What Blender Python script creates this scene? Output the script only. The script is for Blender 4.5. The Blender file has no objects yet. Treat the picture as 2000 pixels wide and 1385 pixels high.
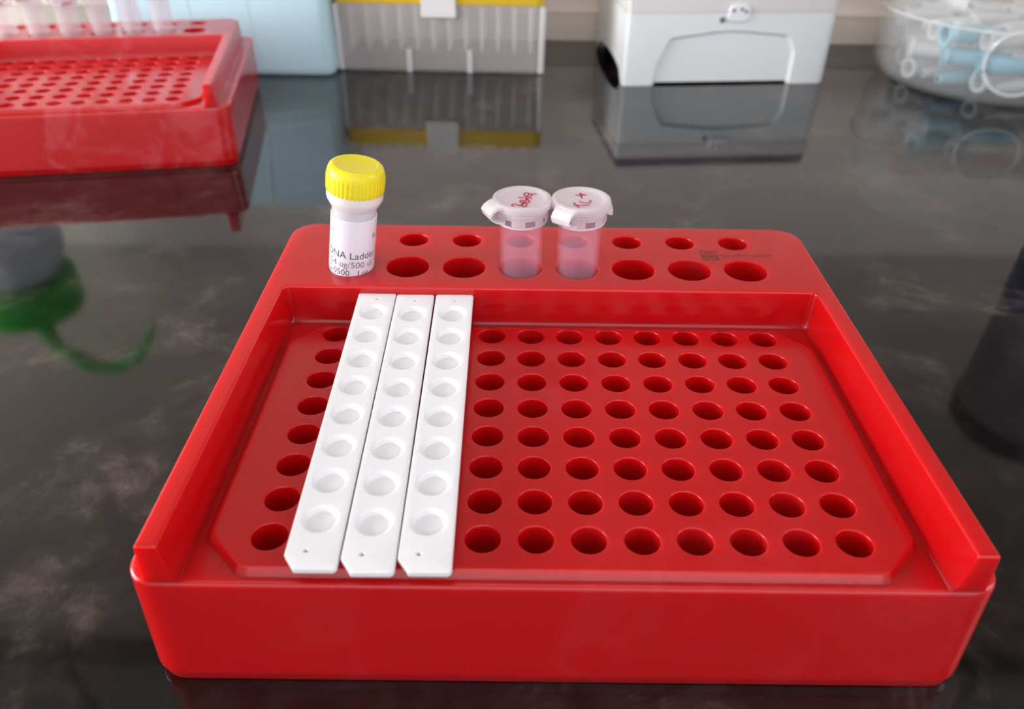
import bpy, bmesh, math, random
from mathutils import Vector, Matrix, Euler

MM = 0.001
PI = math.pi
random.seed(7)
sc = bpy.context.scene
COL = sc.collection

# ------------------------------------------------------------------ camera
F_PX = 1609.95
CAM_LOC = Vector((-9.405, -128.98, 130.32))          # millimetres, bench top is z = 0
CAM_ROT = Euler((0.9717, -0.0123, 0.0044), 'XYZ')
cam_d = bpy.data.cameras.new('camera')
cam = bpy.data.objects.new('camera', cam_d)
COL.objects.link(cam)
cam.location = CAM_LOC * MM
cam.rotation_euler = CAM_ROT
cam_d.sensor_width = 36.0
cam_d.sensor_fit = 'HORIZONTAL'
cam_d.lens = F_PX * 36.0 / 2000.0
cam_d.clip_start = 0.005
cam_d.clip_end = 50
cam_d.dof.use_dof = True
cam_d.dof.focus_distance = 0.172
cam_d.dof.aperture_fstop = 19.0
sc.camera = cam
CAM_M = CAM_ROT.to_matrix()


def on_plane(px, py, z):
    """photo pixel -> point (mm) on the horizontal plane at height z"""
    d = CAM_M @ Vector(((px - 1000) / F_PX, -(py - 692.5) / F_PX, -1.0))
    return CAM_LOC + d * ((z - CAM_LOC.z) / d.z)


# ------------------------------------------------------------------ world, light, exposure
w = bpy.data.worlds.new('world')
sc.world = w
w.use_nodes = True
bg = w.node_tree.nodes['Background']
bg.inputs[0].default_value = (0.86, 0.92, 1.0, 1)
bg.inputs[1].default_value = 1.35


def area(name, loc, target, sx, sy, power, color):
    d = bpy.data.lights.new(name, 'AREA')
    d.shape = 'RECTANGLE'
    d.size, d.size_y = sx, sy
    d.energy = power
    d.color = color
    o = bpy.data.objects.new(name, d)
    COL.objects.link(o)
    o.location = loc
    o.rotation_euler = (Vector(target) - Vector(loc)).to_track_quat('-Z', 'Y').to_euler()
    return o


# daylight entering through the side window, and the ceiling panel of the room
area('window_daylight', (1.62, 0.1, 0.85), (0, 0.1, 0.15), 1.2, 1.1, 6, (0.93, 0.97, 1.0))
area('ceiling_panel_light', (-0.15, 0.05, 1.86), (-0.15, 0.05, 0), 1.2, 0.6, 1.5, (1.0, 0.98, 0.95))
area('added_low_daylight', (-0.93, 0.0, 0.2), (0.0, 0.12, 0.05), 0.5, 0.32, 6.8, (0.95, 0.98, 1.0))  # unseen low window, added to light the far fronts more than the near rack

sc.view_settings.view_transform = 'Standard'
sc.view_settings.look = 'None'
sc.view_settings.gamma = 1.0
sc.view_settings.exposure = 0.58
sc.view_settings.use_curve_mapping = False
try:
    sc.cycles.use_denoising = True
    sc.cycles.transparent_max_bounces = 40
    sc.cycles.max_bounces = 12
except Exception:
    pass


# ------------------------------------------------------------------ materials
def srgb(r, g, b):
    f = lambda c: c / 12.92 if c <= 0.04045 else ((c + 0.055) / 1.055) ** 2.4
    return (f(r / 255), f(g / 255), f(b / 255), 1)


def pmat(name, col, rough=0.4, spec=0.5, alpha=1.0, ior=1.45, metal=0.0, coat=0.0, sss=0.0, sss_r=(1, 1, 1), sss_s=0.002,
         trans=0.0):
    m = bpy.data.materials.new(name)
    m.use_nodes = True
    b = m.node_tree.nodes['Principled BSDF']
    b.inputs['Base Color'].default_value = col
    b.inputs['Roughness'].default_value = rough
    b.inputs['Specular IOR Level'].default_value = spec
    b.inputs['Alpha'].default_value = alpha
    b.inputs['IOR'].default_value = ior
    b.inputs['Metallic'].default_value = metal
    b.inputs['Coat Weight'].default_value = coat
    b.inputs['Subsurface Weight'].default_value = sss
    b.inputs['Subsurface Radius'].default_value = sss_r
    b.inputs['Subsurface Scale'].default_value = sss_s
    b.inputs['Transmission Weight'].default_value = trans
    return m


def bsdf(m):
    return m.node_tree.nodes['Principled BSDF']


def node(m, t, **kw):
    n = m.node_tree.nodes.new(t)
    for k, v in kw.items():
        if k in n.inputs:
            n.inputs[k].default_value = v
        else:
            setattr(n, k, v)
    return n


def link(m, a, b):
    m.node_tree.links.new(a, b)


def ramp(m, src, stops):
    r = node(m, 'ShaderNodeValToRGB')
    e = r.color_ramp.elements
    e[0].position, e[0].color = stops[0]
    e[1].position, e[1].color = stops[-1]
    for p, c in stops[1:-1]:
        x = e.new(p)
        x.color = c
    link(m, src, r.inputs[0])
    return r


def coords(m, scale):
    tc = node(m, 'ShaderNodeTexCoord')
    mp = node(m, 'ShaderNodeMapping')
    mp.inputs['Scale'].default_value = scale
    link(m, tc.outputs['Object'], mp.inputs[0])
    return mp.outputs[0]


def add_bump(m, vec, scale, strength, dist, detail=3.0):
    n = node(m, 'ShaderNodeTexNoise', Scale=scale, Detail=detail)
    link(m, vec, n.inputs['Vector'])
    bm_ = node(m, 'ShaderNodeBump', Strength=strength, Distance=dist)
    link(m, n.outputs['Fac'], bm_.inputs['Height'])
    link(m, bm_.outputs[0], bsdf(m).inputs['Normal'])


def mat_red(name, dusty=False):
    m = pmat(name, (0.56, 0.004, 0.006, 1), rough=0.2, spec=0.5, ior=1.52, sss=0.9, sss_r=(1.0, 0.03, 0.03), sss_s=0.008)
    v = coords(m, (1, 1, 1))
    add_bump(m, v, 90, 0.06, 0.0006, 2)
    n = node(m, 'ShaderNodeTexNoise', Scale=55.0, Detail=5.0)
    link(m, v, n.inputs['Vector'])
    r = ramp(m, n.outputs['Fac'], [(0.35, (0.16, 0.16, 0.16, 1)), (0.7, (0.26, 0.26, 0.26, 1))])
    link(m, r.outputs[0], bsdf(m).inputs['Roughness'])
    if True:
        k_ = 0.2 if dusty else 0.028
        n1 = node(m, 'ShaderNodeTexNoise', Scale=42.0, Detail=7.0, Roughness=0.62, Distortion=1.1)
        link(m, v, n1.inputs['Vector'])
        a = ramp(m, n1.outputs['Fac'], [(0.5, (0, 0, 0, 1)), (0.6, (k_, k_, k_, 1)), (0.68, (k_ * 0.3, k_ * 0.3, k_ * 0.3, 1))])
        n2 = node(m, 'ShaderNodeTexNoise', Scale=11.0, Detail=1.0)
        link(m, v, n2.inputs['Vector'])
        b = ramp(m, n2.outputs['Fac'], [(0.42, (0, 0, 0, 1)), (0.6, (1, 1, 1, 1))])
        mul = node(m, 'ShaderNodeMath', operation='MULTIPLY')
        link(m, a.outputs[0], mul.inputs[0])
        link(m, b.outputs[0], mul.inputs[1])
        mx = node(m, 'ShaderNodeMix', data_type='RGBA')
        mx.inputs['A'].default_value = (0.56, 0.004, 0.006, 1)
        mx.inputs['B'].default_value = (0.78, 0.25, 0.30, 1)
        link(m, mul.outputs[0], mx.inputs['Factor'])
        link(m, mx.outputs['Result'], bsdf(m).inputs['Base Color'])
    return m


M = {}
M['red'] = mat_red('red_plastic')
M['red_dusty'] = mat_red('dusty_red_plastic', True)


def mat_granite():
    m = pmat('polished_granite', (0.02, 0.018, 0.017, 1), rough=0.04, spec=0.5, ior=1.58)
    v = coords(m, (1, 1, 1))
    n = node(m, 'ShaderNodeTexNoise', Scale=24.0, Detail=8.0, Roughness=0.66, Distortion=0.6)
    link(m, v, n.inputs['Vector'])
    r = ramp(m, n.outputs['Fac'], [(0.40, (0.003, 0.0026, 0.0026, 1)), (0.52, (0.010, 0.0085, 0.008, 1)),
                                   (0.60, (0.034, 0.028, 0.025, 1)), (0.72, (0.085, 0.072, 0.064, 1))])
    n2 = node(m, 'ShaderNodeTexNoise', Scale=110.0, Detail=5.0, Roughness=0.7, Distortion=0.4)
    link(m, v, n2.inputs['Vector'])
    r2 = ramp(m, n2.outputs['Fac'], [(0.4, (0.5, 0.5, 0.5, 1)), (0.7, (1.9, 1.85, 1.8, 1))])
    mx = node(m, 'ShaderNodeMix', data_type='RGBA', blend_type='MULTIPLY')
    mx.inputs['Factor'].default_value = 1
    link(m, r.outputs[0], mx.inputs['A'])
    link(m, r2.outputs[0], mx.inputs['B'])
    link(m, mx.outputs['Result'], bsdf(m).inputs['Base Color'])
    r3 = ramp(m, n.outputs['Fac'], [(0.3, (0.05, 0.05, 0.05, 1)), (0.75, (0.085, 0.085, 0.085, 1))])
    link(m, r3.outputs[0], bsdf(m).inputs['Roughness'])
    return m


def mat_paint(name, col, scale=60):
    m = pmat(name, col, rough=0.75, spec=0.3)
    add_bump(m, coords(m, (1, 1, 1)), scale, 0.15, 0.002)
    return m


M['granite'] = mat_granite()
M['wall'] = mat_paint('beige_wall_paint', srgb(240, 228, 220))
M['ceiling'] = mat_paint('ceiling_paint', srgb(238, 238, 236))
M['floor'] = mat_paint('floor_vinyl', srgb(150, 146, 140), 20)
M['skirting'] = mat_paint('beige_skirting_paint', srgb(246, 230, 216))
M['frame'] = pmat('window_frame_white', srgb(235, 235, 235), 0.4)
M['white'] = pmat('strip_white', (0.90, 0.89, 0.91, 1), rough=0.28, spec=0.4, sss=0.25, sss_s=0.0015)
add_bump(M['white'], coords(M['white'], (1, 1, 1)), 260, 0.05, 0.0003, 2)
M['frost'] = pmat('frosted_polypropylene', (0.92, 0.62, 0.80, 1), rough=0.2, spec=0.5, alpha=0.10)
M['frost_far'] = pmat('clear_polypropylene', (0.93, 0.88, 0.92, 1), rough=0.12, spec=0.8, alpha=0.2)
M['frost_lid'] = pmat('frosted_lid', (0.95, 0.86, 0.90, 1), rough=0.3, spec=0.5, alpha=0.55)
M['frost_ring'] = pmat('frosted_ring', (0.96, 0.86, 0.92, 1), rough=0.2, spec=0.6, alpha=0.4)
M['frost_hinge'] = pmat('frosted_hinge', (0.96, 0.90, 0.94, 1), rough=0.25, spec=0.5, alpha=0.85)
M['ink_red'] = pmat('red_marker_ink', srgb(200, 44, 76), rough=0.6, alpha=0.75)
M['yellow'] = pmat('yellow_cap', srgb(243, 225, 40), rough=0.32, sss=0.15, sss_s=0.001)
M['collar'] = pmat('collar_plastic', (0.90, 0.86, 0.84, 1), rough=0.35, alpha=0.92)
M['label'] = pmat('paper_label', (0.84, 0.80, 0.87, 1), rough=0.38)
M['ink'] = pmat('label_ink', srgb(70, 66, 82), rough=0.6)
M['ink_light'] = pmat('label_ink_light', srgb(122, 112, 130), rough=0.6)
M['ink_blue'] = pmat('label_ink_blue', srgb(96, 140, 168), rough=0.6)
M['vial'] = pmat('vial_plastic', (0.88, 0.85, 0.92, 1), rough=0.25, alpha=0.7)
M['print'] = pmat('worn_print', srgb(96, 62, 52), rough=0.6)
_v = coords(M['print'], (1, 1, 1))
_n = node(M['print'], 'ShaderNodeTexNoise', Scale=900.0, Detail=3.0)
link(M['print'], _v, _n.inputs['Vector'])
_r = ramp(M['print'], _n.outputs['Fac'], [(0.38, (0.12, 0.12, 0.12, 1)), (0.62, (0.75, 0.75, 0.75, 1))])
link(M['print'], _r.outputs[0], bsdf(M['print']).inputs['Alpha'])
M['teal'] = pmat('pale_blue_plastic', srgb(200, 230, 240), rough=0.32, sss=0.2, sss_s=0.004)
M['clear'] = pmat('clear_polystyrene', (0.95, 0.88, 0.85, 1), rough=0.12, alpha=0.26)
M['clear_rib'] = pmat('clear_polystyrene_edge', (0.93, 0.89, 0.89, 1), rough=0.15, alpha=0.55)
M['tip'] = pmat('translucent_tip', (0.96, 0.90, 0.86, 1), rough=0.25, alpha=0.34)
M['tray'] = pmat('yellow_tray', srgb(226, 184, 40), rough=0.35)
M['instrument'] = pmat('instrument_white', srgb(240, 243, 243), rough=0.38)
add_bump(M['instrument'], coords(M['instrument'], (1, 1, 1)), 300, 0.05, 0.0004)
M['instrument_lid'] = pmat('instrument_lid', srgb(232, 226, 224), rough=0.38)
M['plum'] = pmat('plum_plastic', srgb(120, 88, 116), rough=0.35)
M['black'] = pmat('black_rubber', (0.01, 0.009, 0.008, 1), rough=0.5)
M['grey_mark'] = pmat('grey_print', srgb(120, 120, 126), rough=0.5)
M['badge'] = pmat('badge_white', srgb(246, 246, 248), rough=0.3)
M['jar'] = pmat('clear_jar', (0.93, 0.95, 0.95, 1), rough=0.05, spec=0.8, alpha=0.13)
M['jar_rim'] = pmat('clear_jar_rim', (0.95, 0.96, 0.96, 1), rough=0.06, spec=0.8, alpha=0.38)
M['scrap'] = pmat('clear_tube_scrap', (0.90, 0.91, 0.92, 1), rough=0.15, alpha=0.5)
M['blue_tube'] = pmat('pale_blue_tube', srgb(140, 205, 226), rough=0.25, alpha=0.9)
M['card'] = mat_paint('cardboard', srgb(186, 160, 140), 120)
M['cream'] = mat_paint('cream_label', srgb(236, 224, 208), 120)
M['wash_body'] = pmat('wash_bottle_body', srgb(206, 214, 226), rough=0.3, alpha=0.92)
M['green'] = pmat('green_plastic', srgb(30, 176, 40), rough=0.35)
M['dark_bottle'] = pmat('dark_bottle', srgb(92, 86, 88), rough=0.4)
M['cupboard'] = mat_paint('cupboard_laminate', srgb(140, 128, 120), 40)
M['cove'] = mat_paint('added_cove_laminate', srgb(204, 190, 181), 60)  # surface of the invented curve that grades the worktop reflection
M['navy'] = pmat('navy_band', srgb(26, 30, 74), rough=0.4)


# ------------------------------------------------------------------ mesh helpers (millimetres in, metres out)
class MB:
    def __init__(self):
        self.v, self.f = [], []

    def add(self, vs, fs):
        o = len(self.v)
        self.v += [tuple(p) for p in vs]
        self.f += [tuple(i + o for i in f) for f in fs]

    def loft(self, loops, cap0=False, cap1=False, flip=False, close=True):
        n = len(loops[0])
        vs = [p for l in loops for p in l]
        fs = []
        for k in range(len(loops) - 1):
            for i in range(n if close else n - 1):
                j = (i + 1) % n
                f = (k * n + i, k * n + j, (k + 1) * n + j, (k + 1) * n + i)
                fs.append(f[::-1] if flip else f)
        if cap0:
            f = tuple(range(n))[::-1]
            fs.append(f[::-1] if flip else f)
        if cap1:
            f = tuple((len(loops) - 1) * n + i for i in range(n))
            fs.append(f[::-1] if flip else f)
        self.add(vs, fs)

    def lathe(self, prof, n=32, c=(0, 0, 0), flip=False, close_ends=True):
        """prof: (r, z) from bottom to top"""
        loops = [[(c[0] + max(r, 1e-4) * math.cos(2 * PI * i / n), c[1] + max(r, 1e-4) * math.sin(2 * PI * i / n), c[2] + z)
                  for i in range(n)] for r, z in prof]
        self.loft(loops, close_ends and prof[0][0] > 0.01, close_ends and prof[-1][0] > 0.01, flip)

    def box(self, x0, x1, y0, y1, z0, z1):
        self.loft([[(x0, y0, z), (x1, y0, z), (x1, y1, z), (x0, y1, z)] for z in (z0, z1)], True, True)

    def fill(self, loops):
        """flat region bounded by loops[0] with holes loops[1:]; all points 3-D, horizontal or any plane"""
        b = bmesh.new()
        ed = []
        for l in loops:
            vs = [b.verts.new(p) for p in l]
            for i in range(len(vs)):
                ed.append(b.edges.new((vs[i], vs[(i + 1) % len(vs)])))
        bmesh.ops.triangle_fill(b, use_beauty=True, use_dissolve=False, edges=ed)
        b.verts.index_update()
        self.add([v.co[:] for v in b.verts], [[v.index for v in f.verts] for f in b.faces])
        b.free()

    def tube(self, pts, r, n=8, flat=1.0):
        """round tube along points; r a number or a list"""
        P = [Vector(p) for p in pts]
        loops = []
        up = Vector((0, 0, 1))
        for i, p in enumerate(P):
            t = (P[min(i + 1, len(P) - 1)] - P[max(i - 1, 0)]).normalized()
            a = up if abs(t.dot(up)) < 0.95 else Vector((0, 1, 0))
            s = t.cross(a).normalized()
            u = s.cross(t).normalized()
            rr = r[i] if isinstance(r, (list, tuple)) else r
            loops.append([p + s * (rr * math.cos(2 * PI * k / n)) + u * (rr * flat * math.sin(2 * PI * k / n)) for k in range(n)])
        self.loft(loops, True, True)

    def build(self, name, mat, parent=None, loc=None, smooth=35, weighted=False, weld=True):
        me = bpy.data.meshes.new(name)
        me.from_pydata([(x * MM, y * MM, z * MM) for x, y, z in self.v], [], self.f)
        b = bmesh.new()
        b.from_mesh(me)
        if weld:
            bmesh.ops.remove_doubles(b, verts=b.verts, dist=2e-6)
        bmesh.ops.recalc_face_normals(b, faces=b.faces)
        b.to_mesh(me)
        b.free()
        me.materials.append(mat)
        if smooth:
            me.polygons.foreach_set('use_smooth', [True] * len(me.polygons))
            me.set_sharp_from_angle(angle=math.radians(smooth))
        o = bpy.data.objects.new(name, me)
        COL.objects.link(o)
        if parent:
            o.parent = parent
        if loc:
            o.location = Vector(loc) * MM
        if weighted:
            md = o.modifiers.new('weighted', 'WEIGHTED_NORMAL')
            md.keep_sharp = True
        return o


def empty(name, loc, rz=0.0, label=None, cat=None, group=None):
    o = bpy.data.objects.new(name, None)
    o.empty_display_size = 0.005
    COL.objects.link(o)
    o.location = Vector(loc) * MM
    o.rotation_euler = (0, 0, rz)
    if label:
        tag(o, label, cat, group)
    return o


def tag(o, label, cat, group=None):
    o['label'] = label
    o['category'] = cat
    if group:
        o['group'] = group
    return o


def struct(o):
    o['kind'] = 'structure'
    return o


def copy_tree(o, parent=None):
    c = o.copy()
    COL.objects.link(c)
    c.parent = parent
    for ch in list(o.children):
        copy_tree(ch, c)
    return c


def rounded(pts, radii, seg=6):
    """closed polygon with rounded corners"""
    out = []
    n = len(pts)
    for i in range(n):
        p = Vector(pts[i])
        r = radii[i] if isinstance(radii, (list, tuple)) else radii
        a = (Vector(pts[i - 1]) - p).normalized()
        b = (Vector(pts[(i + 1) % n]) - p).normalized()
        if r <= 0:
            out.append(tuple(p))
            continue
        ang = a.angle(b)
        t = r / math.tan(ang / 2)
        c = p + (a + b).normalized() * (r / math.sin(ang / 2))
        s, e = p + a * t, p + b * t
        a0 = math.atan2(s.y - c.y, s.x - c.x)
        a1 = math.atan2(e.y - c.y, e.x - c.x)
        d = (a1 - a0 + PI) % (2 * PI) - PI
        for k in range(seg + 1):
            q = a0 + d * k / seg
            out.append((c.x + r * math.cos(q), c.y + r * math.sin(q)))
    return out


def offset(loop, d):
    """outwards offset of a counter-clockwise loop"""
    n = len(loop)
    out = []
    for i in range(n):
        p = Vector(loop[i])
        a = p - Vector(loop[i - 1])
        b = Vector(loop[(i + 1) % n]) - p
        na = Vector((a.y, -a.x)).normalized() if a.length > 1e-9 else None
        nb = Vector((b.y, -b.x)).normalized() if b.length > 1e-9 else None
        na = na or nb
        nb = nb or na
        m = (na + nb).normalized()
        k = d / max(0.35, m.dot(na))
        out.append((p.x + m.x * k, p.y + m.y * k))
    return out


def at_z(loop, z):
    return [(x, y, z) for x, y in loop]


def circle(cx, cy, r, n=32):
    return [(cx + r * math.cos(2 * PI * i / n), cy + r * math.sin(2 * PI * i / n)) for i in range(n)]


# ------------------------------------------------------------------ room
WALL_Y = 424
mb = MB()
mb.box(-900, 1700, WALL_Y, WALL_Y + 120, -900, 1900)
struct(mb.build('wall_back', M['wall'], smooth=0))
mb = MB()
mb.box(-900, 1700, WALL_Y - 6, WALL_Y, 0, 17)
mb.box(-900, 1700, WALL_Y - 6.6, WALL_Y, 15.8, 17.4)
struct(mb.build('trim_1', M['skirting'], smooth=0))
# side wall with the window opening y -500..700, z 300..1400
mb = MB()
for a in ((-2200, 424, -900, 300), (-2200, 424, 1400, 1900), (-2200, -500, 300, 1400)):
    mb.box(1700, 1800, a[0], a[1], a[2], a[3])
struct(mb.build('wall_right', M['wall'], smooth=0))
mb = MB()
for a in ((-500, 424, 300, 340), (-500, 424, 1360, 1400), (-500, -460, 300, 1400), (384, 424, 300, 1400), (-58, -18, 300, 1400)):
    mb.box(1730, 1770, *a)
struct(mb.build('window_1', M['frame'], smooth=0))
mb = MB()
mb.box(-900, 1700, -2200, WALL_Y, 1900, 2000)
struct(mb.build('ceiling', M['ceiling'], smooth=0))
mb = MB()
mb.box(-900, 1700, -2200, WALL_Y, -1000, -900)
struct(mb.build('floor', M['floor'], smooth=0))
mb = MB()
for a in ((-2200, 424, -900, 40), (-2200, 424, 370, 1900), (-2200, -270, 40, 370), (270, 424, 40, 370)):
    mb.box(-1000, -900, a[0], a[1], a[2], a[3])
struct(mb.build('wall_left', M['wall'], smooth=0))
mb = MB()  # frame of the added low window, its opening placed for the light
for a in ((-270, 270, 40, 60), (-270, 270, 350, 370), (-270, -250, 40, 370), (250, 270, 40, 370)):
    mb.box(-985, -960, *a)
struct(mb.build('added_window_2', M['frame'], smooth=0))

# cupboard hanging over the back of the bench; only the worktop's mirror image tells of it
wc = empty('wall_cabinet', (0, 0, 0), 0, 'dark wall cupboard hanging above the back of the worktop', 'cupboard')
mb = MB()
mb.box(-898, 1500, 190, WALL_Y, 370, 1050)
mb.build('carcass', M['cupboard'], wc, smooth=0)
for k in range(4):
    x0 = -890 + k * 597
    mb = MB()
    mb.box(x0, x0 + 590, 170, 189.5, 364, 1046)
    d_ = mb.build('door', M['cupboard'], wc, smooth=0)
    mb = MB()
    mb.tube([(x0 + 540, 158, 475), (x0 + 540, 152, 485), (x0 + 540, 152, 585), (x0 + 540, 158, 595)], 4, 8)
    mb.box(x0 + 537, x0 + 543, 156, 170, 472, 478)
    mb.box(x0 + 537, x0 + 543, 156, 170, 592, 598)
    mb.build('handle', M['grey_mark'], d_)

mb = MB()  # invented curve under the cupboard, shaped so the reflected wall darkens gradually
arc = [(190 + 233 * math.cos(PI / 2 * k / 24), 175 + 190 * math.sin(PI / 2 * k / 24)) for k in range(25)]
arc += [(190 + 240 * math.cos(PI / 2 * k / 24), 175 + 195 * math.sin(PI / 2 * k / 24)) for k in range(24, -1, -1)]
arc = [(min(y, WALL_Y - 0.05), z) for y, z in arc]
mb.loft([[(x, y, z) for y, z in arc] for x in (-898, 1500)], True, True)
mb.build('added_cove', M['cove'], wc)

# bench top
mb = MB()
prof = rounded([(-420, -22), (WALL_Y, -22), (WALL_Y, 0), (-420, 0)], [4, 0, 0, 4], 5)
mb.loft([[(x, y, z) for y, z in prof] for x in (-900, 1500)], True, True)
tag(mb.build('countertop', M['granite']), 'polished dark granite worktop, mottled brown and black, mirroring what stands on it', 'countertop')


# ------------------------------------------------------------------ the red tube rack
Z_FLOOR, Z_PLATE, Z_DECK = 24.5, 26.0, 34.0
PITCH, DPITCH = 9.0, 13.8
WELLS = [((c - 5.5) * PITCH, (3.5 - r) * PITCH) for r in range(8) for c in range(12)]
DECK_Y, DECK_Y2 = 49.8, 64.6


def hole(mb, cx, cy, r, z, depth, n=32, taper=0.93):
    loops = [at_z(circle(cx, cy, rr, n), zz) for rr, zz in
             ((r + 0.32, z), (r + 0.14, z - 0.05), (r + 0.03, z - 0.17), (r, z - 0.4), (r * taper, z - depth))]
    mb.loft(loops, False, True, flip=True)


def build_rack(mat):
    root = empty('tube_rack', (0, 0, 0))
    # lower box with its outer ledge and the recessed floor
    foot = rounded([(-71.6, -41.6), (71.6, -41.6), (71.6, 77), (-71.6, 77)], 6.0, 7)
    top = rounded([(-71.9, -40.6), (71.9, -40.6), (71.9, 77), (-71.9, 77)], 5.5, 7)
    mb = MB()
    mb.loft([at_z(offset(foot, -0.9), 0.0), at_z(offset(foot, -0.45), 0.25), at_z(offset(foot, -0.1), 2.3), at_z(offset(foot, 0.2), 2.7),
             at_z(offset(foot, 0.2), 4.0), at_z(top, 23.4), at_z(offset(top, -0.12), 24.0), at_z(offset(top, -0.4), 24.32),
             at_z(offset(top, -0.9), Z_FLOOR)], True, False)
    plateau = rounded([(-52.6, -38.2), (52.6, -38.2), (59.8, -31), (59.8, 28.0), (52.8, 35.2), (-52.8, 35.2), (-59.8, 28.0), (-59.8, -31)], 3.0, 5)
    under = [(-63, 42.5), (63, 42.5), (63, 71), (-63, 71)]
    mb.fill([at_z(offset(top, -0.9), Z_FLOOR), at_z(offset(plateau, 0.9), Z_FLOOR), at_z(under, Z_FLOOR)])
    mb.build('base', mat, root, weighted=True)
    # raised plate with the 8 x 12 wells
    mb = MB()
    mb.loft([at_z(offset(plateau, 0.95), Z_FLOOR - 0.02), at_z(offset(plateau, 0.7), Z_FLOOR + 0.16), at_z(offset(plateau, 0.45), Z_FLOOR + 0.55),
             at_z(offset(plateau, 0.22), Z_PLATE - 0.45), at_z(offset(plateau, 0.06), Z_PLATE - 0.16), at_z(offset(plateau, -0.25), Z_PLATE - 0.03),
             at_z(offset(plateau, -0.6), Z_PLATE)])
    mb.fill([at_z(offset(plateau, -0.6), Z_PLATE)] + [at_z(circle(x, y, 3.05 + 0.32), Z_PLATE) for x, y in WELLS])
    for x, y in WELLS:
        hole(mb, x, y, 3.05, Z_PLATE, 8.5)
    mb.build('well_plate', mat, root, weighted=True)
    # horseshoe: rear deck with two rows of holes and the two side rails
    U = [(-66.9, -41.4), (-63.4, -41.4), (-62.6, 39.6), (62.6, 39.6), (63.4, -41.4), (66.9, -41.4), (66.9, 73.4), (-66.9, 73.4)]
    u = rounded(U, [0.35, 0.35, 1.6, 1.6, 0.35, 0.35, 6.5, 6.5], 6)

    def lev(d, z, front):
        return [(x, max(y, front), z) for x, y in offset(u, d)]
    mb = MB()
    top_loop = lev(-0.55, Z_DECK, -99)
    mb.loft([lev(1.25, Z_FLOOR - 0.03, -40.2), lev(1.0, Z_FLOOR + 0.22, -40.4), lev(0.76, Z_FLOOR + 0.7, -40.6), lev(0.58, Z_FLOOR + 1.5, -40.8),
             lev(0.45, Z_FLOOR + 3.2, -41.0), lev(0.05, Z_DECK - 0.55, -99), lev(-0.08, Z_DECK - 0.25, -99), lev(-0.28, Z_DECK - 0.06, -99), top_loop])
    big = [((i - 3.5) * DPITCH, DECK_Y) for i in range(8)]
    small = [((i - 3.5) * DPITCH, DECK_Y2) for i in range(8)]
    mb.fill([top_loop] + [at_z(circle(x, y, 5.2 + 0.32, 40), Z_DECK) for x, y in big] + [at_z(circle(x, y, 3.7 + 0.32), Z_DECK) for x, y in small])
    for x, y in big:
        hole(mb, x, y, 5.2, Z_DECK, 26, 40)
    for x, y in small:
        hole(mb, x, y, 3.7, Z_DECK, 20)
    mb.build('tube_deck', mat, root, weighted=True)
    return root


rack = build_rack(M['red'])
tag(rack, 'red plastic tube rack holding three white strips, a yellow capped vial and two lidded tubes', 'tube rack', 'red tube racks')

# worn illegible print on the deck
mb = MB()
rp = random.Random(3)
zt = Z_DECK + 0.02


def quad(mb, x, y, w_, h_, a=0.0):
    c, s = math.cos(a), math.sin(a)
    mb.add([(x + c * dx - s * dy, y + s * dx + c * dy, zt) for dx, dy in ((-w_, -h_), (w_, -h_), (w_, h_), (-w_, h_))], [(0, 1, 2, 3)])


for k in range(5):
    for j in range(4):
        quad(mb, 39.2 + k * 0.85 + rp.uniform(-.1, .1), 55.6 + j * 1.35 + rp.uniform(-.2, .2), 0.42, 0.5, rp.uniform(-.3, .3))
for k in range(17):
    x = 43.9 + k * 0.78
    y = 57.6 + 0.03 * (k - 8)
    quad(mb, x, y + rp.uniform(-.2, .2), 0.14, 1.0 + rp.uniform(-.35, .25), rp.uniform(-.25, .25))
    quad(mb, x + 0.3, y + rp.choice((-0.6, 0.1, 0.7)), 0.3, 0.2, rp.uniform(-.3, .3))
o = mb.build('worn_print', M['print'], rack, smooth=0, weld=False)
o['label'] = 'dark worn printed marking'

R2 = (-201.1, 226.9, 0)
R2A = math.radians(10.13)
rack2 = copy_tree(rack)
rack2.location = Vector(R2) * MM
rack2.rotation_euler = (0, 0, R2A)
for ch in list(rack2.children):
    if ch.name.startswith('worn_print'):
        bpy.data.objects.remove(ch)
        continue
    ch.data = ch.data.copy()
    ch.data.materials[0] = M['red_dusty']
tag(rack2, 'red tube rack with whitish smears on its front and a row of clear tubes', 'tube rack', 'red tube racks')


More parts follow.
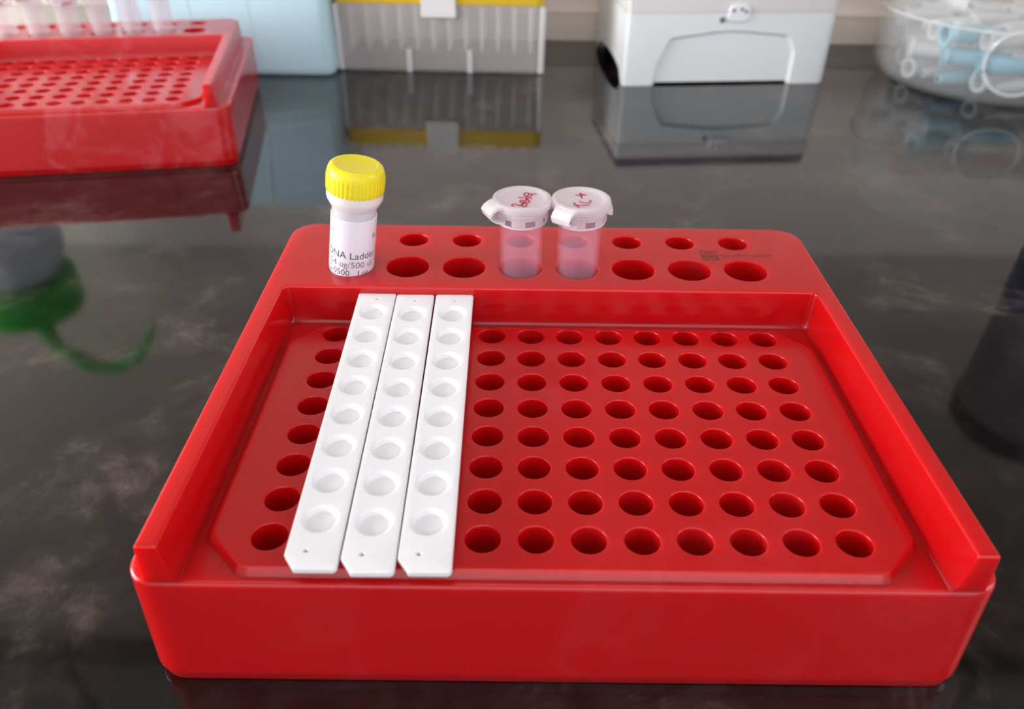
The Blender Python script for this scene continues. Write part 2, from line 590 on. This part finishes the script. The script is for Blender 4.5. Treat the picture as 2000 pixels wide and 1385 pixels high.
# ------------------------------------------------------------------ white eight-well strips
def build_strip():
    root = empty('well_strip', (0, 0, 0))
    W, Y0, Y1 = 4.42, -42.0, 39.8
    out = rounded([(-W + 2.0, Y0), (W, Y0), (W, Y1), (-W, Y1), (-W, Y0 + 2.9)], [0.5, 0.9, 0.7, 0.7, 0.5], 4)
    ys = [(3.5 - r) * PITCH for r in range(8)]
    pins = [(-1.1, -38.3), (0.2, 37.0)]
    mb = MB()
    mb.loft([at_z(offset(out, -0.35), -1.25), at_z(offset(out, -0.05), -1.1), at_z(out, -0.35), at_z(offset(out, -0.08), -0.12),
             at_z(offset(out, -0.3), 0)], True, False)
    mb.fill([at_z(offset(out, -0.3), 0)] + [at_z(circle(0, y, 3.35, 36), 0) for y in ys] + [at_z(circle(x, y, 0.52, 14), 0) for x, y in pins])
    for y in ys:
        prof = [(3.35, 0), (3.1, -0.05), (2.85, -0.22), (2.72, -0.42), (2.5, -0.5), (2.42, -0.62), (2.36, -1.5), (2.1, -2.3), (1.5, -2.9), (0.7, -3.15), (0.02, -3.2)]
        mb.loft([at_z(circle(0, y, r, 36), z) for r, z in prof], False, True, flip=True)
    for x, y in pins:
        mb.loft([at_z(circle(x, y, r, 14), z) for r, z in ((0.52, 0), (0.40, -0.12), (0.36, -0.9))], False, True, flip=True)
    mb.build('strip_plate', M['white'], root, weighted=True)
    # end lip
    mb = MB()
    mb.loft([at_z(offset(rounded([(-W + 0.05, 40.05), (W - 0.05, 40.05), (W - 0.05, 40.85), (-W + 0.05, 40.85)], 0.3, 3), d), z)
             for d, z in ((0, -1.25), (0, 0.15), (-0.12, 0.25))], True, True)
    mb.box(-W + 0.6, W - 0.6, 39.4, 40.4, -1.2, -0.7)
    mb.build('end_lip', M['white'], root)
    t = None
    for y in ys:
        if t is None:
            mb = MB()
            mb.lathe([(0.8, -11.8), (1.3, -11.4), (2.35, -5.2), (2.55, -3.5), (2.6, -1.0)], 24)
            t = mb.build('tube', M['white'], root, (0, y, 0))
        else:
            c = t.copy()
            COL.objects.link(c)
            c.parent = root
            c.location = (0, y * MM, 0)
    return root


strip0 = build_strip()
SL = ['white eight-well strip beside the single column of empty wells',
      'white eight-well strip lying between the two other white strips',
      'white eight-well strip beside the eight columns of empty wells']
for i in range(3):
    s = strip0 if i == 0 else copy_tree(strip0)
    x = (1 + i - 5.5) * PITCH + (-0.05, 0.0, 0.1)[i]
    s.location = Vector((x, (0.25, -0.35, -0.15)[i], Z_PLATE + 5.0)) * MM
    s.rotation_euler = (math.radians(1.75), 0, math.radians((0.15, 0.2, 0.05)[i]))
    tag(s, SL[i], 'well strip', 'white well strips in the rack')


# ------------------------------------------------------------------ vial with the yellow cap
def text_mesh(body, size):
    cu = bpy.data.curves.new('t', 'FONT')
    cu.body = body
    cu.size = size
    cu.resolution_u = 3
    o = bpy.data.objects.new('t', cu)
    COL.objects.link(o)
    dg = bpy.context.evaluated_depsgraph_get()
    me = bpy.data.meshes.new_from_object(o.evaluated_get(dg))
    vs = [tuple(v.co) for v in me.vertices]
    fs = [tuple(p.vertices) for p in me.polygons]
    bpy.data.objects.remove(o)
    bpy.data.curves.remove(cu)
    bpy.data.meshes.remove(me)
    return vs, fs


vial = empty('screw_cap_vial', (-48.3, DECK_Y, Z_DECK))
vial.rotation_euler = (math.radians(0.5), math.radians(8.0), 0)
tag(vial, 'small vial with a ribbed yellow screw cap and a white paper label', 'vial')
mb = MB()
mb.lathe([(0.8, -13), (1.8, -12.3), (3.6, -7), (4.6, -3.0), (5.2, -0.6), (5.2, 17.2)], 40)
mb.build('tube_body', M['vial'], vial)
mb = MB()
mb.lathe([(5.32, -0.4), (5.40, 0.2), (5.40, 14.3), (5.25, 14.4)], 48, close_ends=False)
lab = mb.build('paper_label', M['label'], vial)
mb = MB()
mb.lathe([(5.3, 16.4), (5.75, 17.0), (6.45, 18.4), (6.55, 18.8), (6.55, 20.6), (6.0, 20.7)], 48)
mb.build('collar', M['collar'], vial)
mb = MB()
NR = 160
loops = []
for r, z, k in ((6.2, 20.35, 0), (6.5, 20.3, 1), (6.62, 20.5, 1), (6.66, 22.0, 1), (6.66, 23.8, 1), (6.6, 24.5, 0.4), (6.45, 25.3, 0), (6.15, 25.95, 0), (5.75, 26.35, 0),
                (5.3, 26.55, 0), (4.95, 26.55, 0), (4.7, 26.42, 0), (4.4, 26.36, 0), (0.02, 26.45, 0)):
    loops.append([((r + k * 0.11 * math.cos(40 * 2 * PI * i / NR)) * math.cos(2 * PI * i / NR),
                   (r + k * 0.11 * math.cos(40 * 2 * PI * i / NR)) * math.sin(2 * PI * i / NR), z) for i in range(NR)])
mb.loft(loops, True, True)
o = mb.build('screw_cap', M['yellow'], vial, smooth=50)
o['label'] = 'ribbed yellow screw cap'


def wrap_text(body, size, s0, h0, mat, name, rot=0.0):
    """s0: arc position (mm) of the text start from the camera-facing line, h0: baseline height"""
    vs, fs = text_mesh(body, size)
    mb = MB()
    out = []
    face = math.radians(-90 + 9)
    c, s = math.cos(rot), math.sin(rot)
    for x, y, _ in vs:
        x, y = c * x - s * y, s * x + c * y
        a = face + (s0 + x) / 5.4
        out.append((5.425 * math.cos(a), 5.425 * math.sin(a), h0 + y))
    mb.add(out, fs)
    return mb.build(name, mat, lab, smooth=0, weld=False)


wrap_text('DNA Ladder', 2.55, -7.05, 4.7, M['ink'], 'label_text')
wrap_text('1.54 ug/500 ul', 2.35, -7.9, 2.35, M['ink_light'], 'label_text')
wrap_text('G-0500   Lot', 2.2, -7.2, 0.15, M['ink'], 'label_text')
wrap_text('St', 1.9, 5.4, 9.3, M['ink'], 'label_text', 0.35)
wrap_text('-', 3.0, -5.9, 10.4, M['ink_blue'], 'label_text')


# ------------------------------------------------------------------ microtubes
def build_tube(hinge_az, tab_az, lid=True):
    root = empty('microtube', (0, 0, 0))
    prof = [(0.9, -22.0), (1.7, -21.6), (4.2, -8.0), (4.75, -3.0), (5.05, 0), (5.12, 12.6), (5.75, 12.9), (5.95, 13.6), (6.0, 15.2), (6.0, 15.9), (5.7, 16.2),
            (4.6, 16.2), (4.45, 12.0), (4.2, 0), (3.6, -8), (1.2, -20.8), (0.02, -21.0)]
    mb = MB()
    mb.lathe(prof, 40)
    b = mb.build('tube_body', M['frost'], root)
    # notched skirt hanging from the lid side of the flange
    mb = MB()
    n = 48
    for i in range(n):
        a0, a1 = 2 * PI * i / n, 2 * PI * (i + 1) / n
        lo = 14.7 if (i % 12) in (1, 2, 3, 7, 8) else 13.3
        mb.loft([[(r * math.cos(a), r * math.sin(a), z) for r, z in ((6.1, lo), (6.25, lo), (6.3, 16.3), (6.1, 16.3))] for a in (a0, a1)], True, True)
    mb.build('notched_skirt', M['frost_ring'], root)
    mb = MB()
    for rr, zz, tt in ((5.75, 12.75, 0.28), (6.3, 15.75, 0.22)):
        mb.tube([(rr * math.cos(2 * PI * k / 48), rr * math.sin(2 * PI * k / 48), zz) for k in range(49)], tt, 8)
    mb.build('flange', M['frost_lid'], root)
    mb = MB()
    mb.lathe([(4.4, 15.0), (6.3, 16.2), (6.85, 16.3), (7.0, 16.6), (7.0, 17.7), (6.85, 18.1), (6.5, 18.3), (6.0, 18.32), (5.6, 18.15), (5.2, 17.85), (4.6, 17.75), (2, 17.8), (0.02, 17.85)], 48)
    l = mb.build('lid', M['frost_lid'], root)
    # hinge: strap that bulges out from the lid and folds back to the flange
    ca, sa = math.cos(hinge_az), math.sin(hinge_az)
    path = [(6.4, 17.6), (7.4, 17.5), (8.6, 16.9), (9.3, 16.0), (9.0, 15.1), (7.9, 14.3), (6.8, 13.9), (5.9, 13.9)]
    wid = [2.9, 2.5, 2.4, 2.4, 2.4, 2.4, 2.5, 2.6]
    th = 0.32
    mb = MB()
    loops = []
    for (r, z), wd in zip(path, wid):
        loops.append([(ca * (r + dr) - sa * t, sa * (r + dr) + ca * t, z + dz) for t, dr, dz in
                      ((-wd, -th / 2, -th), (wd, -th / 2, -th), (wd, th / 2, th), (-wd, th / 2, th))])
    mb.loft(loops, True, True)
    mb.build('hinge_strap', M['frost_hinge'], root)
    # thumb tab
    ca, sa = math.cos(tab_az), math.sin(tab_az)
    mb = MB()
    mb.loft([[(ca * r - sa * t, sa * r + ca * t, z) for t, z in ((-wd, z0), (wd, z0), (wd, z1), (-wd, z1))]
             for r, wd, z0, z1 in ((6.2, 2.2, 15.4, 17.2), (7.1, 1.8, 15.0, 16.6), (7.5, 1.2, 14.9, 15.9))], True, True)
    mb.build('thumb_tab', M['frost_lid'], root)
    return root, l


TUBE_Z = Z_DECK + 0.35
T1 = (-6.9, DECK_Y)
T2 = (6.9, DECK_Y)
tube1, lid1 = build_tube(math.radians(207), math.radians(20))
tube1.location = Vector((T1[0], T1[1], TUBE_Z)) * MM
tag(tube1, 'frosted microtube with a long scribbled red word on its lid', 'microtube', 'lidded microtubes in the near rack')
tube2, lid2 = build_tube(math.radians(236), math.radians(-4))
tube2.location = Vector((T2[0], T2[1], TUBE_Z)) * MM
tag(tube2, 'frosted microtube with a short red mark of few strokes on its lid', 'microtube', 'lidded microtubes in the near rack')


def scribble(strokes, ox, oy, k, root, lidobj, tx, ty):
    mb = MB()
    zl = 17.95
    for st in strokes:
        pts = []
        for x, y in st:
            p = on_plane(ox + x / k, oy + y / k, TUBE_Z + zl)
            pts.append(Vector((p.x - tx, p.y - ty, zl)))
        # smooth a little
        fine = []
        for i in range(len(pts) - 1):
            p0, p1, p2, p3 = pts[max(i - 1, 0)], pts[i], pts[i + 1], pts[min(i + 2, len(pts) - 1)]
            for s in range(4):
                t = s / 4
                fine.append(0.5 * ((2 * p1) + (p2 - p0) * t + (2 * p0 - 5 * p1 + 4 * p2 - p3) * t * t + (3 * p1 - p0 - 3 * p2 + p3) * t ** 3))
        fine.append(pts[-1])
        mb.tube(fine, 0.19, 6, 0.3)
    o = mb.build('handwriting', M['ink_red'], lidobj, weld=False)
    o['label'] = 'red marker handwriting'


S1 = [[(870, 655), (805, 625), (800, 580), (890, 570), (960, 600), (1000, 620)],
      [(1000, 620), (1060, 560), (1000, 500), (1050, 465), (1100, 510), (1060, 590), (1100, 645), (1165, 620), (1150, 560), (1080, 555)],
      [(1150, 560), (1220, 530), (1235, 480), (1160, 470), (1140, 530)],
      [(1160, 470), (1150, 400), (1200, 390), (1190, 460)],
      [(1140, 375), (1100, 325), (1150, 280), (1215, 300), (1205, 360), (1150, 375)],
      [(1215, 300), (1280, 310), (1300, 360), (1240, 372)], [(1290, 312), (1430, 308)], [(950, 400), (1100, 410)], [(1240, 400), (1300, 435)]]
S2 = [[(860, 622), (780, 580), (712, 520), (745, 498)], [(780, 562), (960, 562), (1130, 555)],
      [(850, 450), (950, 492), (1060, 502), (1140, 490), (1152, 430)], [(925, 375), (890, 290), (868, 232)],
      [(740, 285), (860, 290), (940, 272), (1040, 290)], [(890, 250), (955, 300)]]
scribble(S1, 940, 355, 13.19, tube1, lid1, *T1)
scribble(S2, 1070, 360, 13.85, tube2, lid2, *T2)

# tubes in the far rack
src = None
FAR = [(1, 1.0, 60), (2, 2.5, 40), (3, 0.5, 70), (4, 6.5, 50), (5, 7.0, 45), (6, 2.5, 64)]
c2, s2 = math.cos(R2A), math.sin(R2A)
for k, (i, dz, az) in enumerate(FAR):
    x, y = (i - 3.5) * DPITCH, DECK_Y
    t = copy_tree(tube2)
    for ch in list(t.children):
        for g in list(ch.children):
            if g.name.startswith('handwriting'):
                bpy.data.objects.remove(g)
    for ch in t.children:
        if ch.name.startswith('tube_body') or ch.name.startswith('notched'):
            if src is None:
                src = {}
            kk = ch.name.split('.')[0]
            if kk not in src:
                src[kk] = ch.data.copy()
                src[kk].materials[0] = M['frost_far']
            ch.data = src[kk]
    t.location = Vector((R2[0] + c2 * x - s2 * y, R2[1] + s2 * x + c2 * y, Z_DECK + dz)) * MM
    t.rotation_euler = (0, math.radians((-1.5, -2.5, -1, -3, -3, 0)[k]), math.radians(az))
    tag(t, 'clear microtube in the row standing in the smeared red rack', 'microtube', 'clear tubes in the far rack')


# ------------------------------------------------------------------ pale blue box behind the far rack
def rect(x0, x1, y0, y1):
    return [(x0, y0), (x1, y0), (x1, y1), (x0, y1)]


bx = empty('storage_box', (-166, 371, 0), 0.0, 'pale blue plastic box with vertical ridges beside the yellow-rimmed tip box', 'box')
base = rounded(rect(-59.5, 59.5, -41, 41), 7, 6)
mb = MB()
mb.loft([at_z(offset(base, d), z) for d, z in ((-3.0, 0), (-1.2, 0.5), (-0.3, 2.0), (0, 4), (-3.6, 88), (-4.4, 89.5), (-6, 90))], True, True)
mb.build('box_body', M['teal'], bx)
for x in (-47.5, -16.5, 14.5):
    mb = MB()
    sec = [(-2.2, 0.5), (-1.2, -0.1), (0, -0.35), (1.2, -0.1), (2.2, 0.5)]
    mb.loft([[(x + u_ + dx, -41 + v_ + dy, z) for u_, v_ in sec] for z, dx, dy in ((2.5, 4.5, 0.2), (86, -3, 3.5))], True, True, close=True)
    mb.build('ridge', M['teal'], bx)

# ------------------------------------------------------------------ tip box
tb = empty('pipette_tip_box', (-48.5, 378.0, 0), math.radians(-1.6), 'clear pipette tip box with a yellow tray, full of tips', 'tip box')
W2, D2 = 56.6, 38.0
base = rounded(rect(-W2, W2, -D2, D2), 5, 6)
mb = MB()
mb.loft([at_z(offset(base, d), z) for d, z in ((-1.2, 0.0), (-0.4, 0.3), (0, 1.2), (0.6, 36))], True, False)
mb.loft([at_z(offset(base, d), z) for d, z in ((-1.6, 1.4), (-1.4, 1.4), (-1.0, 2.4), (-0.4, 36))], True, False, flip=True)
mb.build('box_base', M['clear'], tb)
for sx in (-1, 1):
    for sy in (-1, 1):
        mb = MB()
        mb.tube([(sx * (W2 - 1.0), sy * (D2 - 1.2), 0.9), (sx * (W2 - 0.8), sy * (D2 - 1.0), 18), (sx * (W2 - 0.5), sy * (D2 - 0.8), 35.5)], 1.7, 10)
        mb.build('corner_post', M['clear_rib'], tb)
for x in (-17.2, 16.2):
    mb = MB()
    mb.box(x - 1.4, x + 1.4, -D2 - 0.7, -D2 + 0.6, 0.4, 12.5)
    mb.build('front_rib', M['clear_rib'], tb)
# yellow tray with tip holes
mb = MB()
tr = rounded(rect(-W2 + 0.6, W2 - 0.6, -D2 + 0.6, D2 - 0.6), 4.4, 6)
tips = [((c - 5.5) * PITCH, (3.5 - r) * PITCH) for r in range(8) for c in range(12)]
mb.loft([at_z(offset(tr, 0.6), 36.0), at_z(offset(tr, 0.9), 36.2), at_z(offset(tr, 0.9), 46.5), at_z(offset(tr, 0.5), 47)], False, False)
mb.fill([at_z(offset(tr, 0.5), 47)] + [at_z(circle(x, y, 2.9, 16), 47) for x, y in tips])
mb.fill([at_z(offset(tr, 0.6), 36)] + [at_z(circle(x, y, 2.9, 16), 36) for x, y in tips])
for x, y in tips:
    mb.loft([at_z(circle(x, y, 2.9, 16), z) for z in (47, 36)], flip=True)
mb.build('tray', M['tray'], tb)
mb = MB()
lat = rounded([(-9.5, 29.5), (9.5, 29.5), (8.6, 50), (-8.6, 50)], 1.2, 4)
mb.loft([[(x, y, z) for x, z in offset(lat, d)] for d, y in ((0, -D2 - 0.5), (0, -D2 - 1.7), (-0.4, -D2 - 2.1))], True, True)
mb.build('latch', M['collar'], tb)
mb = MB()
lid_l = offset(base, 0.7)
mb.loft([at_z(lid_l, 47.2), at_z(offset(lid_l, -1.2), 82), at_z(offset(lid_l, -2.2), 84.5), at_z(offset(lid_l, -4.5), 85.5)], False, True)
mb.build('lid', M['clear'], tb)
# every tip a thing of its own, standing in the tray
tip0 = None
cb, sb = math.cos(math.radians(-1.6)), math.sin(math.radians(-1.6))
for x, y in tips:
    if tip0 is None:
        mb = MB()
        mb.lathe([(0.3, -37.0), (0.65, -36.5), (1.35, -18.0), (2.3, -2.0), (2.75, 0.1), (3.35, 0.1), (3.3, 3.6), (2.7, 3.6), (2.3, 0.0), (0.9, -20), (0.2, -36)], 12, close_ends=False)
        tip0 = mb.build('pipette_tip', M['tip'])
        t = tip0
    else:
        t = tip0.copy()
        COL.objects.link(t)
    t.location = Vector((-48.5 + cb * x - sb * y, 378.0 + sb * x + cb * y, 47.0)) * MM
    tag(t, 'translucent pipette tip standing in the yellow tray', 'pipette tip', 'pipette tips in the yellow tray')

# ------------------------------------------------------------------ white instrument
ib = empty('lab_instrument', (49.6, 320.0, 0), math.radians(5.6), 'white bench instrument with an arched recessed front panel beside the tip box', 'instrument')
WI, DI, HI = 113.0, 84.0, 36.5
ca = rounded(rect(0, WI, 0, DI), [2.0, 5.0, 6, 6], 6)
mb = MB()
# shell above the feet zone; front is built separately with its recess
arch = rounded([(15.8, 0.0), (17.0, 10), (23.5, 24.6), (55, 28.6), (88.5, 25.6), (93, 17), (93, 0.0)], [0, 14, 4.0, 90, 5.0, 8, 0], 7)
arch = [(x, max(z, 0)) for x, z in arch]
front = [(5.0, HI), (5.0 - 3.0, HI)] + [(2.0, 0.0)] + arch + [(WI - 5.0, 0.0), (WI - 5.0, HI)]
mb.fill([[(x, 0.0, z) for x, z in front]])
inner = [(15.8 + (x - 15.8) * 0.955 + 1.8, z * 0.95 + 0.0) for x, z in arch]
mid = [((x + xi) / 2 - (0.5 if x < 53 else -0.5), (z + zi) / 2 + 0.2) for (x, z), (xi, zi) in zip(arch, inner)]
mb.loft([[(x, 0, z) for x, z in arch], [(x, 0.6, z) for x, z in mid], [(x, 1.7, z) for x, z in inner]], close=False)
panel = [(x, max(z, 1.3)) for x, z in inner]
# remaining walls: follow the rounded outline from the right front corner round to the left front corner
side = [p for p in ca if not (p[1] < 0.01 and 2.0 < p[0] < WI - 5.0)]
k0 = max(range(len(ca)), key=lambda i: (ca[i][1] < 0.01) * 1000 + ca[i][0] * (ca[i][1] < 0.01))
ring = [ca[(k0 + i) % len(ca)] for i in range(len(ca))]
cut = []
for x, y in ring:
    cut.append((x, y))
fine = []
for i in range(len(cut) - 1):
    p, q_ = Vector(cut[i]), Vector(cut[i + 1])
    m_ = max(1, int((q_ - p).length / 3))
    fine += [tuple(p.lerp(q_, s / m_)) for s in range(m_)]
fine.append(cut[-1])


def low(x, y):   # arched gap along both sides
    if (x < 3 or x > WI - 3) and 8 < y < DI - 8:
        return 9.0 * math.sqrt(max(0.0, 1 - ((y - DI / 2) / (DI / 2 - 8)) ** 2)) ** 0.6
    return 0.0


mb.loft([[(x, y, low(x, y)) for x, y in fine], [(x, y, HI) for x, y in fine]], close=False)
mb.fill([at_z(ca, HI)])
mb.build('housing', M['instrument'], ib)
mb = MB()
mb.loft([[(x, y, z) for x, z in panel] for y in (1.7, 3.2)], True, True)
mb.build('front_panel', M['instrument'], ib)
mb = MB()
mb.box(6, WI - 6, 6, DI - 6, 0.6, 20)
mb.build('inner_chassis', M['black'], ib, smooth=0)
mb = MB()
cl = offset(ca, 0.1)
mb.loft([at_z(offset(ca, -0.8), HI), at_z(offset(ca, -0.8), HI + 0.7), at_z(cl, HI + 0.8), at_z(cl, 45.2), at_z(offset(cl, -0.5), 45.8)], False, True)
mb.build('lid', M['instrument_lid'], ib)
mb = MB()
mb.loft([at_z(offset(ca, -0.6), 45.8), at_z(offset(ca, -0.6), 51), at_z(offset(ca, -2), 52.4)], True, True)
mb.build('lid_top', M['plum'], ib)
mb = MB()
bd = rounded([(53, 32.5), (64, 32.5), (64, 41), (53, 41)], 3.0, 5)
mb.loft([[(x, y, z) for x, z in offset(bd, d)] for d, y in ((0, 0.2), (0, -0.9), (-0.4, -1.3))], True, True)
bo = mb.build('badge', M['badge'], ib)
mb = MB()
for x, z in ((55.2, 38.2), (59.5, 38.8), (61.8, 37.6)):
    bd = circle(x, z, 0.9, 14)
    mb.loft([[(a, y, b) for a, b in bd] for y in (-1.25, -1.45)], True, True)
mb.build('badge_mark', M['grey_mark'], bo)
mb = MB()
bd = circle(50.2, 33.4, 1.5, 20)
mb.loft([[(a, y, b) for a, b in bd] for y in (0.1, -0.6)], True, True)
mb.build('indicator', M['grey_mark'], ib)
for x, y in ((9, 9), (WI - 9, 9), (9, DI - 9), (WI - 9, DI - 9)):
    mb = MB()
    mb.lathe([(3.6, 0.0), (4, 0.3), (4, 2.5)], 16, (x, y, 0))
    mb.build('rubber_foot', M['black'], ib)

# ------------------------------------------------------------------ clear jar with discarded tubes
JC = (256.0, 342.0)
JR = 63.0
jar = empty('clear_jar', (JC[0], JC[1], 0), 0, 'round clear jar holding discarded clear and pale blue tubes', 'jar')
mb = MB()
mb.lathe([(0.02, 0.6), (JR - 16, 0.2), (JR - 9, 0.6), (JR - 4.0, 3.2), (JR - 1.2, 8), (JR, 14), (JR, 58), (JR - 2, 64), (JR - 8, 69), (JR - 12, 71), (JR - 12, 82)], 72, close_ends=False)
mb.lathe([(0.02, 1.8), (JR - 16, 1.6), (JR - 9, 2.2), (JR - 5.2, 4.6), (JR - 2.6, 9), (JR - 1.4, 14), (JR - 1.4, 58), (JR - 3.4, 63), (JR - 9, 67.6), (JR - 13.4, 70), (JR - 13.4, 82)], 72, flip=True, close_ends=False)
mb.build('jar_wall', M['jar'], jar)
mb = MB()
for z in (37.0,):
    mb.tube([((JR + 0.2) * math.cos(a), (JR + 0.2) * math.sin(a), z) for a in [2 * PI * k / 72 for k in range(73)]], 0.8, 8)
mb.build('moulded_ring', M['jar_rim'], jar)
mb = MB()
# round moulded boss on the front of the jar
fa = math.radians(-108)
cc = Vector((math.cos(fa), math.sin(fa), 0))
tt = Vector((-math.sin(fa), math.cos(fa), 0))
pts = []
for k in range(49):
    a = 2 * PI * k / 48
    ang = fa + 15 * math.cos(a) / JR
    pts.append(((JR + 0.4) * math.cos(ang), (JR + 0.4) * math.sin(ang), 24 + 15 * math.sin(a)))
mb.tube(pts, 1.1, 8)
mb.build('round_boss', M['jar_rim'], jar)

rj = random.Random(11)


def scrap_tube(name, mat, r, L):
    mb = MB()
    mb.lathe([(r * 0.35, -L / 2), (r * 0.5, -L / 2 + 0.4), (r * 0.95, -L * 0.05), (r, L * 0.4), (r * 1.3, L * 0.42), (r * 1.3, L / 2), (r * 0.8, L / 2), (r * 0.75, 0), (r * 0.3, -L / 2 + 1.5)], 16, close_ends=False)
    return mb.build(name, mat)


sproto = scrap_tube('discarded_tube', M['scrap'], 4.2, 30)
bproto = scrap_tube('blue_tube', M['blue_tube'], 5.0, 33)
placed = []
first = True
lay = [(7.2, 4, 0), (7.2, 4, 1), (7.2, 4, 2)]
cnt = 0
for level in range(3):
    z = 7.4 + level * 11.3
    ang0 = (0.35, -0.3, 0.12)[level]
    for i in range(-4, 5):
        off_ = i * 11.2
        half = math.sqrt(max(0, (JR - 7 - (3 if level == 0 else 0)) ** 2 - (abs(off_) + 5.5) ** 2)) if abs(off_) + 5.5 < JR - 7 else 0
        m_ = int((2 * half) // 31.5)
        for j in range(m_):
            along = (j - (m_ - 1) / 2) * 31.8
            if level == 2 and rj.random() < 0.35:
                continue
            o = sproto if first else sproto.copy()
            if not first:
                COL.objects.link(o)
            first = False
            ux, uy_ = math.cos(ang0), math.sin(ang0)
            o.location = Vector((JC[0] + ux * along - uy_ * off_, JC[1] + uy_ * along + ux * off_, z)) * MM
            o.rotation_euler = (0, PI / 2 * rj.choice((-1, 1)) , ang0)
            tag(o, 'clear discarded tube lying in the round clear jar', 'tube', 'clear tubes in the jar')
            placed.append(o)
            cnt += 1
BL = [(1850, 118, 18.7), (1925, 150, 18.7), (1900, 105, 24.0), (1890, 160, 12.0)]
# the blue ones take the places of clear tubes nearest to them
bfirst = True
for bpx, bpy_, bz in BL:
    tgt = on_plane(bpx, bpy_, bz) * MM
    near = min(placed, key=lambda o: (o.location - tgt).length)
    if bfirst and near is sproto:
        near = sorted(placed, key=lambda o: (o.location - tgt).length)[1]
    b = bproto if bfirst else bproto.copy()
    if not bfirst:
        COL.objects.link(b)
    bfirst = False
    b.location = near.location.copy()
    b.rotation_euler = near.rotation_euler.copy()
    b.scale = (0.92, 0.92, 0.92)
    placed.remove(near)
    bpy.data.objects.remove(near)
    tag(b, 'pale blue tube among the clear ones in the round jar', 'tube', 'pale blue tubes in the jar')

# carton behind the jar
cx = empty('carton', (300, 411, 0), 0, 'brown cardboard carton with a cream label standing behind the clear jar', 'carton')
mb = MB()
cr = rounded(rect(-48, 48, -6, 6), 0.8, 3)
mb.loft([at_z(cr, 0), at_z(cr, 90)], True, True)
mb.build('carton_body', M['card'], cx)
mb = MB()
mb.box(-7, 44, -6.25, -6.0, 14, 60)
mb.build('carton_label', M['cream'], cx, smooth=0)

# ------------------------------------------------------------------ things the worktop mirrors from outside the picture
wb = empty('wash_bottle', (-342, 352, 0), 0, 'pale wash bottle with a green cap and bent green spout behind the smeared rack', 'wash bottle')
mb = MB()
mb.lathe([(30, 0), (34, 1.5), (35.5, 6), (35.5, 120), (34, 138), (29, 152), (24, 160), (20, 164)], 48)
mb.build('bottle_body', M['wash_body'], wb)
mb = MB()
mb.lathe([(33, 158), (34.5, 160), (34.5, 184), (32, 190), (14, 196), (7, 204)], 48)
mb.build('screw_cap', M['green'], wb)
mb = MB()
sp = [(0, 0, 195), (2, 0, 214), (10, 0, 232), (24, 0, 244), (42, -1, 246), (60, -2, 236), (74, -3, 216), (82, -3, 200)]
mb.tube(sp, [6.5, 6.2, 6, 5.6, 5, 4.2, 3.4, 2.2], 14)
mb.build('spout', M['green'], wb)

db = empty('canister', (238, 172, 0), 0, 'dark grey canister with a navy band beside the red rack of strips', 'canister')
mb = MB()
mb.lathe([(29, 0), (31.4, 0.8), (32, 3), (32, 118)], 48)
mb.build('canister_body', M['dark_bottle'], db)
mb = MB()
mb.lathe([(32.0, 34), (32.35, 34), (32.35, 56), (32.0, 56)], 48, close_ends=False)
mb.build('band', M['navy'], db)
mb = MB()
mb.lathe([(32.2, 117.5), (33, 118.2), (33, 128), (31, 130), (4, 131)], 48)
mb.build('lid', M['black'], db)

# ceiling lamp body above the bench
cl_ = empty('ceiling_light', (-150, 50, 1875), 0, 'flat rectangular ceiling panel lamp above the worktop', 'ceiling light')
mb = MB()
mb.box(-620, 620, -320, 320, 0, 25)
mb.build('housing', M['frame'], cl_, smooth=0)
